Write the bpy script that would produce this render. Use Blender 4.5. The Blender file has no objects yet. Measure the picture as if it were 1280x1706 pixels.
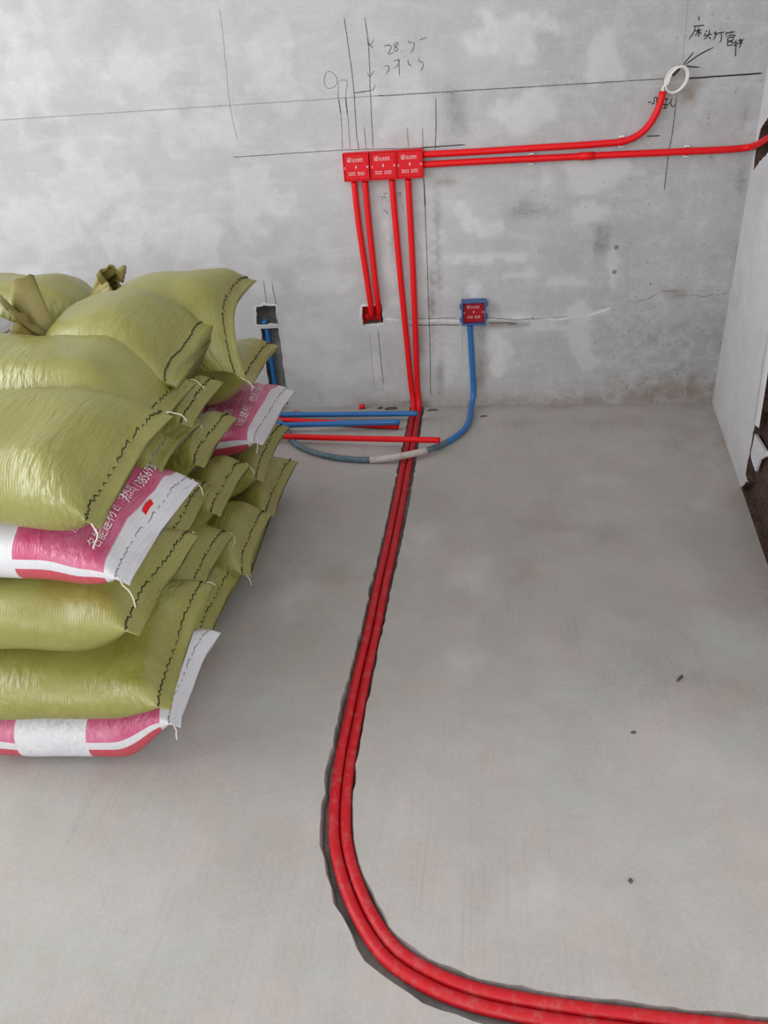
import bpy, bmesh, math, random
from mathutils import Vector, Matrix, noise, geometry

# ------------------------------------------------------------------ camera
F_PX, CX, CY = 1281.0, 640.0, 853.0          # focal length and centre for a 1280 x 1706 frame
CAM_D, CAM_H = 2.7075, 1.131                 # distance to the back wall, height above the floor
YAW, PITCH, ROLL = math.radians(-8.48), math.radians(30.27), math.radians(3.994)
sc = bpy.context.scene
col = sc.collection
fw = Vector((math.sin(YAW)*math.cos(PITCH), math.cos(YAW)*math.cos(PITCH), -math.sin(PITCH)))
r0 = Vector((math.cos(YAW), -math.sin(YAW), 0)); d0 = fw.cross(r0)
rt = math.cos(ROLL)*r0 + math.sin(ROLL)*d0
dn = -math.sin(ROLL)*r0 + math.cos(ROLL)*d0
CAM = Vector((0, -CAM_D, CAM_H))
cd = bpy.data.cameras.new('camera'); cam = bpy.data.objects.new('camera', cd); col.objects.link(cam)
cam.matrix_world = Matrix(((rt.x, -dn.x, -fw.x, CAM.x), (rt.y, -dn.y, -fw.y, CAM.y), (rt.z, -dn.z, -fw.z, CAM.z), (0, 0, 0, 1)))
cd.sensor_fit = 'VERTICAL'; cd.sensor_height = 36; cd.lens = F_PX*36/1706; cd.clip_start = .02
sc.camera = cam

# ------------------------------------------------------------------ light: overcast daylight through the openings, plus an added side fill
sc.view_settings.view_transform = 'Standard'; sc.view_settings.look = 'None'
sc.view_settings.gamma = 1; sc.view_settings.use_curve_mapping = False
sc.view_settings.exposure = -0.04
wd = bpy.data.worlds.new('overcast'); sc.world = wd; wd.use_nodes = True
wd.node_tree.nodes['Background'].inputs[0].default_value = (.86, .92, 1, 1)
wd.node_tree.nodes['Background'].inputs[1].default_value = 1.35
def area(name, loc, to, sx, sy, power, colr):
    l = bpy.data.lights.new(name, 'AREA'); l.shape = 'RECTANGLE'; l.size = sx; l.size_y = sy
    l.energy = power; l.color = colr
    o = bpy.data.objects.new(name, l); col.objects.link(o); o.location = loc
    o.rotation_euler = (Vector(to)-Vector(loc)).to_track_quat('-Z', 'Y').to_euler()
    return o
area('balcony_daylight', (-2.62, -1.95, 1.5), (0, -1.95, 1.3), 2.5, 2.0, 55, (1, .99, 1))
area('rear_window_daylight', (-.7, -6.52, 1.7), (-.7, 0, 1.3), 2.9, 1.9, 82, (1, .985, .97))

area('added_side_fill', (3.22, -3.3, 1.6), (0, -3.0, 1.2), 2.4, 1.9, 42, (1, .985, .97))  # added fill from an invented window, lifts the floor beside the bags

# ------------------------------------------------------------------ helpers
def ray(px, py):
    return rt*((px-CX)/F_PX) + dn*((py-CY)/F_PX) + fw
def on_wall(px, py, off=0.0):                 # point on the back wall (y = 0), off metres in front of it
    v = ray(px, py); t = (CAM_D-off)/v.y; return CAM + v*t
def on_floor(px, py, z=0.0):
    v = ray(px, py); t = (z-CAM_H)/v.z; return CAM + v*t
def on_x(px, py, x):
    v = ray(px, py); t = x/v.x; return CAM + v*t
RW_O = Vector((.82, 0, 0)); RW_T = Vector((-.115, -1, 0)).normalized(); RW_N = Vector((-1, .115, 0)).normalized()
def on_right(px, py, off=0.0):
    v = ray(px, py); o = RW_O + RW_N*off; t = (o-CAM).dot(RW_N)/v.dot(RW_N); p = CAM + v*t
    return ((p-RW_O).dot(RW_T), p.z)
def obj(name, verts, faces, mat, parent=None, smooth=True, label=None, cat=None, group=None, kind=None):
    me = bpy.data.meshes.new(name); me.from_pydata([tuple(v) for v in verts], [], faces); me.update()
    bm = bmesh.new(); bm.from_mesh(me); bmesh.ops.recalc_face_normals(bm, faces=bm.faces) if kind != 'structure' else None
    bm.to_mesh(me); bm.free()
    if smooth: me.polygons.foreach_set('use_smooth', [True]*len(me.polygons))
    me.materials.append(mat)
    o = bpy.data.objects.new(name, me); col.objects.link(o); o.parent = parent
    tag(o, label, cat, group, kind); return o
def tag(o, label=None, cat=None, group=None, kind=None):
    if label: o['label'] = label
    if cat: o['category'] = cat
    if group: o['group'] = group
    if kind: o['kind'] = kind
    return o
def empty(name, loc, label=None, cat=None, group=None, rot=None):
    o = bpy.data.objects.new(name, None); col.objects.link(o); o.location = loc; o.empty_display_size = .05
    return tag(o, label, cat, group)
def child_to(o, parent):                      # keep the world position of meshes written in world coordinates
    o.parent = parent; o.matrix_parent_inverse = Matrix.Translation(-Vector(parent.location)); return o
def catmull(pts, step=.012):
    P = [Vector(p) for p in pts]
    if len(P) == 2: return [P[0].lerp(P[1], k/8) for k in range(9)]
    Q = [P[0]*2-P[1]] + P + [P[-1]*2-P[-2]]; out = []
    for i in range(1, len(Q)-2):
        a, b, c, d = Q[i-1:i+3]; n = max(2, int((c-b).length/step))
        # centripetal parametrisation keeps bends tight and free of overshoot
        t0 = 0; t1 = t0+max((b-a).length, 1e-6)**.5; t2 = t1+max((c-b).length, 1e-6)**.5; t3 = t2+max((d-c).length, 1e-6)**.5
        for k in range(n):
            t = t1+(t2-t1)*k/n
            A1 = a*((t1-t)/(t1-t0))+b*((t-t0)/(t1-t0)); A2 = b*((t2-t)/(t2-t1))+c*((t-t1)/(t2-t1)); A3 = c*((t3-t)/(t3-t2))+d*((t-t2)/(t3-t2))
            B1 = A1*((t2-t)/(t2-t0))+A2*((t-t0)/(t2-t0)); B2 = A2*((t3-t)/(t3-t1))+A3*((t-t1)/(t3-t1))
            out.append(B1*((t2-t)/(t2-t1))+B2*((t-t1)/(t2-t1)))
    out.append(P[-1]); return out
def tube_geo(path, r, n=14, hollow=False):
    V, Fc = [], []
    T = [(path[min(i+1, len(path)-1)]-path[max(i-1, 0)]).normalized() for i in range(len(path))]
    nrm = T[0].orthogonal().normalized(); rings = []
    frames = []
    for i, p in enumerate(path):
        nrm = (nrm-T[i]*nrm.dot(T[i])).normalized(); frames.append((p, nrm.copy(), T[i].cross(nrm)))
    def ring(fr, rad, shift=Vector((0, 0, 0))):
        p, a, b = fr; s = len(V)
        for k in range(n):
            an = 2*math.pi*k/n; V.append(p+shift+a*(rad*math.cos(an))+b*(rad*math.sin(an)))
        return s
    def bridge(s, e):
        for k in range(n): Fc.append((s+k, s+(k+1) % n, e+(k+1) % n, e+k))
    if hollow:
        s = ring(frames[0], r*.8, T[0]*.02); Fc.append(tuple(s+k for k in range(n))[::-1]); e = ring(frames[0], r*.8); bridge(s, e); prev = e
    else: prev = None
    for i, fr in enumerate(frames):
        rr = r(i/(len(frames)-1)) if callable(r) else r
        s = ring(fr, rr)
        if prev is not None: bridge(prev, s)
        elif i == 0: Fc.append(tuple(s+k for k in range(n))[::-1])
        prev = s
    if hollow:
        e = ring(frames[-1], r*.8); bridge(prev, e); f = ring(frames[-1], r*.8, -T[-1]*.02); bridge(e, f); Fc.append(tuple(f+k for k in range(n)))
    else: Fc.append(tuple(prev+k for k in range(n)))
    return V, Fc
def tube(name, path, r, mat, parent=None, n=14, hollow=False, **kw):
    V, Fc = tube_geo(path, r, n, hollow); o = obj(name, V, Fc, mat, None, **kw)
    if parent: child_to(o, parent)
    return o
def box_geo(c, sx, sy, sz):
    x, y, z = c; V = [(x+a*sx/2, y+b*sy/2, z+d*sz/2) for a in (-1, 1) for b in (-1, 1) for d in (-1, 1)]
    return V, [(0, 1, 3, 2), (4, 6, 7, 5), (0, 4, 5, 1), (2, 3, 7, 6), (0, 2, 6, 4), (1, 5, 7, 3)]
def merge(*geos):
    V, Fc = [], []
    for v, f in geos:
        s = len(V); V += list(v); Fc += [tuple(i+s for i in q) for q in f]
    return V, Fc
def bevel(o, w=.0015, seg=2):
    m = o.modifiers.new('bevel', 'BEVEL'); m.width = w; m.segments = seg; m.limit_method = 'ANGLE'; return o
def in_poly(p, poly):
    x, y = p; c = False; j = len(poly)-1
    for i in range(len(poly)):
        xi, yi = poly[i]; xj, yj = poly[j]
        if (yi > y) != (yj > y) and x < (xj-xi)*(y-yi)/(yj-yi)+xi: c = not c
        j = i
    return c
def ragged(poly, step=.01, amp=.003, seed=0):
    out = []; n = len(poly)
    for i in range(n):
        a, b = Vector(poly[i]), Vector(poly[(i+1) % n]); k = max(1, int((b-a).length/step)); d = (b-a).normalized(); nn = Vector((-d.y, d.x))
        for j in range(k):
            p = a.lerp(b, j/k); q = noise.noise(Vector((p.x*60, p.y*60, seed*7.3)))*amp if j else noise.noise(Vector((p.x*60, p.y*60, seed*7.3+3)))*amp*.6
            out.append(tuple(p+nn*q))
    return out
def sheet(outer, holes, step):
    """triangulated flat sheet with holes: 2-D points and triangles (constrained Delaunay)"""
    pts, edges = [], []
    for poly in [outer]+holes:
        s = len(pts); pts += [Vector(p) for p in poly]; n = len(poly); edges += [(s+i, s+(i+1) % n) for i in range(n)]
    xs = [p[0] for p in outer]; ys = [p[1] for p in outer]
    y = min(ys)+step; row = 0
    near = [Vector(p) for h in holes for p in h]
    cells = {}
    for p in near: cells.setdefault((int(p.x//step), int(p.y//step)), []).append(p)
    while y < max(ys)-step*.5:
        x = min(xs)+step*(1 if row % 2 else 1.5)
        while x < max(xs)-step*.5:
            if in_poly((x, y), outer):
                q = Vector((x, y)); k = (int(x//step), int(y//step)); ok = True
                for a in (-1, 0, 1):
                    for b in (-1, 0, 1):
                        for p in cells.get((k[0]+a, k[1]+b), ()):
                            if (p-q).length < step*.45: ok = False
                if ok: pts.append(q)
            x += step
        y += step; row += 1
    v, e, f, *_ = geometry.delaunay_2d_cdt(pts, edges, [], 0, 1e-6)
    tris = []
    for t in f:
        c = (sum(v[i].x for i in t)/3, sum(v[i].y for i in t)/3)
        if in_poly(c, outer) and not any(in_poly(c, h) for h in holes): tris.append(tuple(t))
    return v, tris
def tone_attr(o, fn):
    a = o.data.attributes.new('tone', 'FLOAT_COLOR', 'POINT')
    flat = []
    for v in o.data.vertices: flat += list(fn(v.co))+[1.0]
    a.data.foreach_set('color', flat)

# ------------------------------------------------------------------ materials
def sstep(x, a=0, b=1):
    t = max(0, min(1, (x-a)/(b-a))); return t*t*(3-2*t)
class NT:
    def __init__(s, name):
        s.m = bpy.data.materials.new(name); s.m.use_nodes = True; s.t = s.m.node_tree; s.b = s.t.nodes['Principled BSDF']
    def n(s, typ, **kw):
        q = s.t.nodes.new(typ)
        for k, v in kw.items(): setattr(q, k, v)
        return q
    def link(s, a, b): s.t.links.new(a, b)
    def set(s, sock, v):
        if hasattr(v, 'links') or isinstance(v, bpy.types.NodeSocket): s.link(v, sock)
        else: sock.default_value = v
    def coord(s, scale=(1, 1, 1), kind='Object', rot=(0, 0, 0)):
        c = s.n('ShaderNodeTexCoord'); m = s.n('ShaderNodeMapping'); m.inputs['Scale'].default_value = scale; m.inputs['Rotation'].default_value = rot
        s.link(c.outputs[kind], m.inputs[0]); return m.outputs[0]
    def noise(s, vec, scale, detail=6, rough=.55, dist=0):
        q = s.n('ShaderNodeTexNoise'); s.link(vec, q.inputs['Vector']); q.inputs['Scale'].default_value = scale
        q.inputs['Detail'].default_value = detail; q.inputs['Roughness'].default_value = rough; q.inputs['Distortion'].default_value = dist
        return q.outputs['Fac']
    def ramp(s, fac, *stops):
        q = s.n('ShaderNodeValToRGB'); s.link(fac, q.inputs[0]); e = q.color_ramp.elements
        while len(e) < len(stops): e.new(.5)
        for el, (p, c) in zip(e, stops): el.position = p; el.color = tuple(c)+(1,) if hasattr(c, '__len__') else (c, c, c, 1)
        return q.outputs[0]
    def mix(s, fac, a, b, mode='MIX'):
        q = s.n('ShaderNodeMix', data_type='RGBA', blend_type=mode); s.set(q.inputs[0], fac)
        for k, v in ((6, a), (7, b)):
            if isinstance(v, (tuple, list)): v = tuple(v)+(1,) if len(v) == 3 else v
            s.set(q.inputs[k], v)
        return q.outputs[2]
    def math(s, op, a, b=0.0, c=0.0, clamp=False):
        q = s.n('ShaderNodeMath', operation=op); q.use_clamp = clamp
        for i, v in enumerate((a, b, c)): s.set(q.inputs[i], v)
        return q.outputs[0]
    def attr(s, name): return s.n('ShaderNodeAttribute', attribute_name=name)
    def bump(s, h, strength=.3, dist=.002, prev=None):
        q = s.n('ShaderNodeBump'); q.inputs['Strength'].default_value = strength; q.inputs['Distance'].default_value = dist
        s.link(h, q.inputs['Height'])
        if prev: s.link(prev, q.inputs['Normal'])
        return q.outputs[0]
    def out(s, base=None, rough=None, normal=None, spec=None):
        if base is not None: s.set(s.b.inputs['Base Color'], base if not isinstance(base, tuple) else base+(1,))
        if rough is not None: s.set(s.b.inputs['Roughness'], rough)
        if normal is not None: s.link(normal, s.b.inputs['Normal'])
        if spec is not None: s.b.inputs['Specular IOR Level'].default_value = spec
        return s.m

def concrete(name, c_dark, c_mid, c_light, streak=False):
    m = NT(name); v = m.coord()
    big = m.noise(v, 3.2, 12, .68, .3); mid = m.noise(v, 8, 12, .7, .5); fine = m.noise(v, 140, 4, .6)
    base = m.mix(m.ramp(big, (.34, 0), (.66, 1)), c_dark, c_mid)
    base = m.mix(m.math('MULTIPLY', m.ramp(mid, (.46, 0), (.68, 1)), .55), base, c_light)
    tv = m.coord((2.2, 2.2, 9), rot=(0, math.radians(24), 0)); tr = m.noise(tv, 2.4, 8, .65, .8)          # trowel strokes
    base = m.mix(m.math('MULTIPLY', m.ramp(tr, (.52, 0), (.66, 1)), .45), base, c_light)
    base = m.mix(m.math('MULTIPLY', m.ramp(tr, (.34, 1), (.46, 0)), .35), base, c_dark)
    base = m.mix(m.ramp(m.noise(v, 30, 6, .7), (.3, .1), (.72, 0)), base, c_dark)
    base = m.mix(.22, base, m.ramp(fine, (.25, .45), (.75, 1.0)), 'MULTIPLY')
    if streak:
        sv = m.coord((46, 1.0, 1), rot=(0, 0, math.radians(7))); s1 = m.noise(sv, 3, 3, .6)
        msk = m.ramp(m.noise(v, 1.7, 3, .5), (.42, .05), (.64, .42))
        hue = m.noise(v, 5.5, 7, .65, .4)
        base = m.mix(m.ramp(hue, (.42, .55), (.52, 0)), base, m.mix(1, base, (.93, 1.0, .95), 'MULTIPLY'))
        base = m.mix(m.ramp(hue, (.5, 0), (.62, .55)), base, m.mix(1, base, (1.03, .95, .92), 'MULTIPLY'))
        base = m.mix(m.math('MULTIPLY', m.ramp(s1, (.30, 1), (.44, 0)), msk), base, tuple(x*.72 for x in c_dark))
        base = m.mix(m.math('MULTIPLY', m.ramp(s1, (.58, 0), (.7, 1)), m.math('MULTIPLY', msk, .5)), base, c_light)
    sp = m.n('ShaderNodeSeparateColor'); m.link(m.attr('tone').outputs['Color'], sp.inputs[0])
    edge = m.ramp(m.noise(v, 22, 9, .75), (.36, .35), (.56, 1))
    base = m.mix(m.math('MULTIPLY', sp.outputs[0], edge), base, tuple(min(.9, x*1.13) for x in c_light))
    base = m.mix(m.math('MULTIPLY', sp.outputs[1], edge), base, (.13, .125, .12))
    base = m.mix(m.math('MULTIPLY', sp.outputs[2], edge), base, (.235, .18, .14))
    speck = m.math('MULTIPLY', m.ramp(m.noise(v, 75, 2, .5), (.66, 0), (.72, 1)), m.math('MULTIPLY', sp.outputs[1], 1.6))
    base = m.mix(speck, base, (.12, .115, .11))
    nb = m.bump(mid, .25, .004); nb = m.bump(fine, .25, .0012, nb)
    return m.out(base, .82, nb, .3)
M = {}
M['wall'] = concrete('wall_plaster', (.47, .465, .46), (.545, .54, .545), (.63, .63, .64))
M['floor'] = concrete('floor_screed', (.405, .378, .355), (.45, .425, .405), (.49, .473, .458), True)
M['white_plaster'] = concrete('white_plaster', (.62, .62, .635), (.70, .70, .715), (.76, .76, .77))
M['shell'] = concrete('shell_plaster', (.76, .755, .75), (.80, .80, .80), (.84, .84, .84))
def rough_mat(name, c1, c2, scale=40, rough=.9, bump=.6, bd=.004):
    m = NT(name); v = m.coord(); f = m.noise(v, scale, 8, .7); g = m.noise(v, scale*.2, 4, .6)
    base = m.mix(m.ramp(f, (.35, 0), (.65, 1)), c1, c2); base = m.mix(m.ramp(g, (.4, .5), (.6, 0)), base, tuple(x*.6 for x in c1))
    return m.out(base, rough, m.bump(f, bump, bd), .25)
M['recess'] = rough_mat('broken_mortar', (.17, .168, .165), (.33, .325, .32), 30)
M['brick'] = rough_mat('bare_brown_masonry', (.06, .032, .025), (.20, .125, .095), 95, bump=1, bd=.01)
M['groove'] = rough_mat('groove_dust', (.22, .205, .195), (.42, .40, .38), 35)
M['chip'] = rough_mat('chip', (.07, .065, .06), (.18, .17, .16), 60)
M['rim'] = rough_mat('white_gypsum_rim', (.60, .60, .60), (.74, .74, .75), 50, bump=.4, bd=.002)
def plastic(name, c, rough=.32, dust=None, dscale=25, damt=(.45, .7), spec=.5):
    m = NT(name); v = m.coord(); base = c
    if dust: base = m.mix(m.ramp(m.noise(v, dscale, 6, .7), (damt[0], 0), (damt[1], .75)), c, dust)
    rv = m.ramp(m.noise(v, 60, 3), (.3, rough*.85), (.7, min(1, rough*1.3)))
    return m.out(base, rv, m.bump(m.noise(v, 90, 3), .05, .001), spec)
M['red'] = plastic('red_conduit', (.76, .002, .006), .45, spec=.35)
M['red_dusty'] = plastic('red_conduit_dusty', (.48, .005, .012), .45, (.40, .13, .12), 45, (.50, .80), .4)
M['red_box'] = plastic('red_box', (.72, .002, .008), .5, spec=.3)
M['red_cover'] = plastic('red_cover', (.66, .002, .010), .5, spec=.3)
M['deep_red'] = plastic('deep_red_cover', (.40, .002, .012), .5, spec=.3)
M['blue'] = plastic('blue_conduit', (.018, .15, .42), .35)
M['blue_box'] = plastic('blue_box', (.022, .085, .25), .4, (.25, .32, .42), 60, (.5, .8))
M['grey_blue'] = plastic('dusty_blue_conduit', (.075, .13, .17), .5, (.22, .24, .24), 50)
M['tape'] = plastic('white_tape', (.52, .47, .45), .6, (.28, .22, .2), 70, (.5, .7))
M['white_wire'] = plastic('white_wire', (.72, .70, .66), .45)
M['clip'] = plastic('white_clip', (.8, .8, .78), .5)
M['black'] = plastic('black_tape', (.015, .014, .016), .5)
M['print'] = plastic('white_print', (.80, .62, .62), .6)
M['bag_print'] = plastic('bag_lettering', (.88, .78, .81), .6)
M['pencil'] = plastic('pencil', (.085, .083, .085), .9, (.45, .45, .45), 120, (.48, .7), .1)
M['faint'] = plastic('faint_pencil', (.27, .27, .27), .9, (.5, .5, .5), 120, (.45, .62), .1)
M['marker'] = plastic('marker', (.035, .03, .03), .8, spec=.1)
M['thread'] = plastic('cream_thread', (.66, .61, .47), .8)
M['dark_thread'] = plastic('dark_thread', (.035, .035, .016), .8)
M['stain'] = plastic('stain_line', (.24, .20, .17), .9, (.42, .40, .38), 70, (.42, .6), .1)
M['pink_bit'] = plastic('pink_bit', (.62, .30, .33), .6)

def bag_material(name, kind):
    m = NT(name); at = m.attr('buv'); sp = m.n('ShaderNodeSeparateXYZ'); m.link(at.outputs['Vector'], sp.inputs[0])
    bu, ph, L = sp.outputs[0], sp.outputs[1], sp.outputs[2]     # metres from the seam, girth angle, metres to the other end
    v = m.coord()
    wv = m.n('ShaderNodeMapping'); m.link(at.outputs['Vector'], wv.inputs[0]); wv.inputs['Scale'].default_value = (1, .16, 0)
    # tape weave: fine bands along and across the bag
    w1 = m.n('ShaderNodeTexWave', wave_type='BANDS', bands_direction='X'); m.link(wv.outputs[0], w1.inputs[0]); w1.inputs['Scale'].default_value = 62; w1.inputs['Distortion'].default_value = .6
    w2 = m.n('ShaderNodeTexWave', wave_type='BANDS', bands_direction='Y'); m.link(wv.outputs[0], w2.inputs[0]); w2.inputs['Scale'].default_value = 62; w2.inputs['Distortion'].default_value = .4
    weave = m.math('ADD', m.math('MULTIPLY', w1.outputs['Fac'], .6), m.math('MULTIPLY', w2.outputs['Fac'], .4))
    # stretched girth ripples, here and there
    rv = m.n('ShaderNodeMapping'); m.link(at.outputs['Vector'], rv.inputs[0]); rv.inputs['Scale'].default_value = (1, .035, 0)
    rip = m.noise(rv.outputs[0], 85, 2, .5, .3)
    rmask = m.ramp(m.noise(v, 4.5, 2), (.42, 0), (.62, 1))
    big = m.noise(v, 5, 4, .6); fine = m.noise(v, 90, 3)
    if kind == 'plain':
        base = m.mix(m.ramp(big, (.3, 0), (.7, 1)), (.60, .58, .64), (.70, .69, .73))
    elif kind == 'olive':
        base = m.mix(m.ramp(big, (.32, 0), (.68, 1)), (.235, .226, .032), (.305, .29, .066))
        base = m.mix(m.math('MULTIPLY', m.ramp(fine, (.4, 0), (.7, 1)), .25), base, (.37, .345, .13))
    else:
        white = m.mix(m.ramp(big, (.3, 0), (.7, 1)), (.62, .62, .66), (.72, .72, .75))
        pink = m.mix(m.ramp(m.noise(v, 12, 3), (.3, 0), (.7, 1)), (.54, .045, .15), (.62, .17, .29))
        def band(x, a, b): return m.math('MULTIPLY', m.math('GREATER_THAN', x, a), m.math('LESS_THAN', x, b))
        aph = m.math('ABSOLUTE', ph)
        along = m.math('MAXIMUM', band(bu, .036, .19), band(L, .02, .17))
        panel = m.math('MULTIPLY', along, m.math('LESS_THAN', aph, 1.42))
        side = m.math('MULTIPLY', along, band(aph, 1.62, 2.5))
        base = m.mix(panel, white, pink); base = m.mix(side, base, (.55, .055, .09))
    base = m.mix(.25, base, m.ramp(weave, (0, .55), (1, 1)), 'MULTIPLY')
    nb = m.bump(m.math('MULTIPLY', rip, rmask), .8, .007)
    nb = m.bump(weave, .22, .0012, nb); nb = m.bump(m.noise(v, 22, 4, .6), .16, .005, nb)
    m.out(base, m.ramp(fine, (.3, .29), (.7, .43)), nb, .9)
    return m.m
M['olive'] = bag_material('olive_woven_bag', 'olive')
M['plain_bag'] = bag_material('plain_white_woven_bag', 'plain')
M['white_bag'] = bag_material('white_pink_woven_bag', 'white')
def mouth_mat():
    m = NT('bag_mouth_cloth'); v = m.coord(); f = m.noise(v, 18, 4); base = m.mix(m.ramp(f, (.35, 0), (.65, 1)), (.20, .15, .03), (.30, .26, .08))
    return m.out(base, .45, m.bump(f, .4, .004))
M['mouth'] = mouth_mat()

# ------------------------------------------------------------------ the setting
ROOM_L, ROOM_R, ROOM_F, ROOM_H = -2.6, 3.2, -6.5, 2.75
RNG = random.Random(5)
def ell(p, c, rx, ry, ang=0, soft=.5, wob=.35, seed=0):     # a patch with its own wobbly outline
    dx, dy = p[0]-c[0], p[1]-c[1]; ca, sa = math.cos(ang), math.sin(ang)
    u, w = (dx*ca+dy*sa)/rx, (-dx*sa+dy*ca)/ry
    if abs(u) > 2 or abs(w) > 2: return 0
    d = math.hypot(u, w) + wob*noise.noise(Vector((p[0]*14, p[1]*14, seed)))
    return max(0, min(1, (1-d)/soft))

# chase, socket holes in the back wall; outlines found on the wall plane
def wz(px, py): p = on_wall(px, py); return (p.x, p.z)
hole_l = ragged([wz(428, 541), wz(463, 539), wz(459, 509), wz(428, 511)], .012, .006, 1)
hole_m = ragged([wz(605, 541), wz(638, 538), wz(636, 508), wz(604, 511)], .012, .005, 2)
ch_t, ch_b = wz(437, 546), wz(462, 545)
chase = ragged([(ch_t[0]-.006, .012), (ch_b[0]+.004, .012), (ch_b[0]+.004, ch_b[1]-.004), (ch_t[0]-.006, ch_b[1]-.004)], .02, .004, 3)
chase = [(x, max(z, .008)) for x, z in chase]
wall_right_x = .84
outer = [(ROOM_L, 0), (wall_right_x, 0), (wall_right_x, ROOM_H), (ROOM_L, ROOM_H)]
outer_r = []
for i in range(4):
    a, b = Vector(outer[i]), Vector(outer[(i+1) % 4]); k = 30
    outer_r += [tuple(a.lerp(b, j/k)) for j in range(k)]
v2, tris = sheet(outer_r, [hole_l, hole_m, chase], .017)
wv = [(p.x, 0, p.y) for p in v2]; wf = [t for t in tris]
def recess(poly, depth, to3, V, Fc, back=True):
    s = len(V); n = len(poly)
    for x, z in poly: V.append(to3(x, z, 0))
    for x, z in poly: V.append(to3(x, z, depth))
    for i in range(n): j = (i+1) % n; Fc.append((s+i, s+j, s+n+j, s+n+i))
    if back: Fc.append(tuple(s+n+i for i in range(n)))
wall = obj('wall_back', wv, wf, M['wall'], smooth=False, kind='structure', label='back wall of mottled grey skimmed concrete with pencil marks')
light_p = [((800, 378), 40, 14), ((790, 430), 85, 9), ((985, 360), 26, 18), ((865, 458), 45, 9), ((945, 470), 40, 9), ((975, 585), 26, 36), ((830, 590), 26, 44),
           ((760, 350), 30, 22), ((745, 610), 18, 40), ((930, 545), 60, 9), ((860, 530), 60, 6), ((980, 520), 40, 10), ((720, 400), 20, 40), ((1020, 455), 9, 30),
           ((540, 470), 50, 20), ((500, 560), 60, 40), ((560, 620), 70, 30), ((440, 470), 24, 26), ((60, 380), 90, 60), ((140, 310), 70, 60), ((40, 120), 50, 90),
           ((220, 120), 80, 40), ((330, 210), 70, 40), ((455, 110), 40, 80), ((240, 380), 90, 30), ((680, 180), 50, 60), ((850, 60), 70, 40), ((1010, 90), 30, 50),
           ((880, 190), 60, 30), ((430, 330), 50, 60), ((1000, 290), 80, 30), ((790, 490), 14, 22), ((330, 400), 60, 40), ((650, 440), 14, 60)]
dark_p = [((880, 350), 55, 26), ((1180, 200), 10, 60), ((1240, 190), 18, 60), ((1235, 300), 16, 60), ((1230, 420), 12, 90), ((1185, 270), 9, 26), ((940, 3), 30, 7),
          ((1140, 490), 60, 6), ((1110, 560), 90, 50), ((1150, 620), 60, 60), ((730, 420), 7, 150), ((655, 400), 7, 90), ((735, 620), 9, 50), ((1010, 640), 6, 30),  # bands beside conduits: painted pipe shadows; lower right patches: stain plus painted shade
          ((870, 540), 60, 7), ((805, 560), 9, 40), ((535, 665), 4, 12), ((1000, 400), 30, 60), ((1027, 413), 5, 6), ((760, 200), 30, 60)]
brown_p = [((1130, 486), 45, 6), ((1120, 650), 120, 34), ((980, 668), 200, 16), ((810, 672), 120, 10), ((690, 672), 60, 8), ((800, 620), 16, 50), ((830, 540), 40, 6), ((1150, 160), 24, 24),
           ((745, 300), 30, 8), ((700, 560), 12, 60), ((720, 500), 6, 150)]
def px_list(lst):
    out = []
    for i, (c, rx, ry) in enumerate(lst):
        a, b, d = on_wall(*c), on_wall(c[0]+rx, c[1]), on_wall(c[0], c[1]+ry); out.append(((a.x, a.z), (b-a).length, (d-a).length, i))
    return out
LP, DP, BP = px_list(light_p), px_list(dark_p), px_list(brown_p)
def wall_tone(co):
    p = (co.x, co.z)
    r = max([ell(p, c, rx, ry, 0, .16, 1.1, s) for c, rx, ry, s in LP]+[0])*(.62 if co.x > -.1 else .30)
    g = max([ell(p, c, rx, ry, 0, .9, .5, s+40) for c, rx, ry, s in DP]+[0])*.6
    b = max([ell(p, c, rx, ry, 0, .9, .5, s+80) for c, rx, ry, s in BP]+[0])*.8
    g = max(g, .24*sstep(co.x, -.25, .45)+.20*sstep(co.x, .2, .7)*(1-sstep(co.z, .25, .42)))   # greyer bare cement towards the corner, daylight falloff painted in too
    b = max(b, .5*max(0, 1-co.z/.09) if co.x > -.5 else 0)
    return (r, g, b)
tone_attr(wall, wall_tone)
V, Fc = [], []
recess(hole_l, .045, lambda x, z, d: (x, d, z), V, Fc); recess(chase, .027, lambda x, z, d: (x, d, z), V, Fc)
obj('chiselled_recess', V, Fc, M['recess'], wall, smooth=False)
V, Fc = [], []; recess(hole_m, .05, lambda x, z, d: (x, d, z), V, Fc)
obj('socket_recess', V, Fc, M['recess'], wall, smooth=False)
def rim(poly, w, seed, mat=M['rim'], name='plaster_rim', parent=wall, skip=lambda p: False):   # broken plaster lip round an opening
    c = Vector((sum(p[0] for p in poly)/len(poly), sum(p[1] for p in poly)/len(poly))); V, Fc = [], []; n = len(poly)
    for i, p in enumerate(poly):
        q = Vector(p); d = (q-c).normalized(); ww = w*(.55+.9*abs(noise.noise(Vector((q.x*40, q.y*40, seed)))))
        V += [(q.x, -.0004, q.y), (q.x+d.x*ww*.4, -.0025, q.y+d.y*ww*.4), (q.x+d.x*ww, 0, q.y+d.y*ww)]
    for i in range(n):
        j = (i+1) % n
        if skip(poly[i]) or skip(poly[j]): continue
        for k in (0, 1): Fc.append((3*i+k, 3*j+k, 3*j+k+1, 3*i+k+1))
    return obj(name, V, Fc, mat, parent)
rim(hole_l, .011, 4, skip=lambda p: noise.noise(Vector((p[0]*30, p[1]*30, 3))) > .12); rim(hole_m, .014, 5, skip=lambda p: noise.noise(Vector((p[0]*30, p[1]*30, 8))) > .25)
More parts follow.
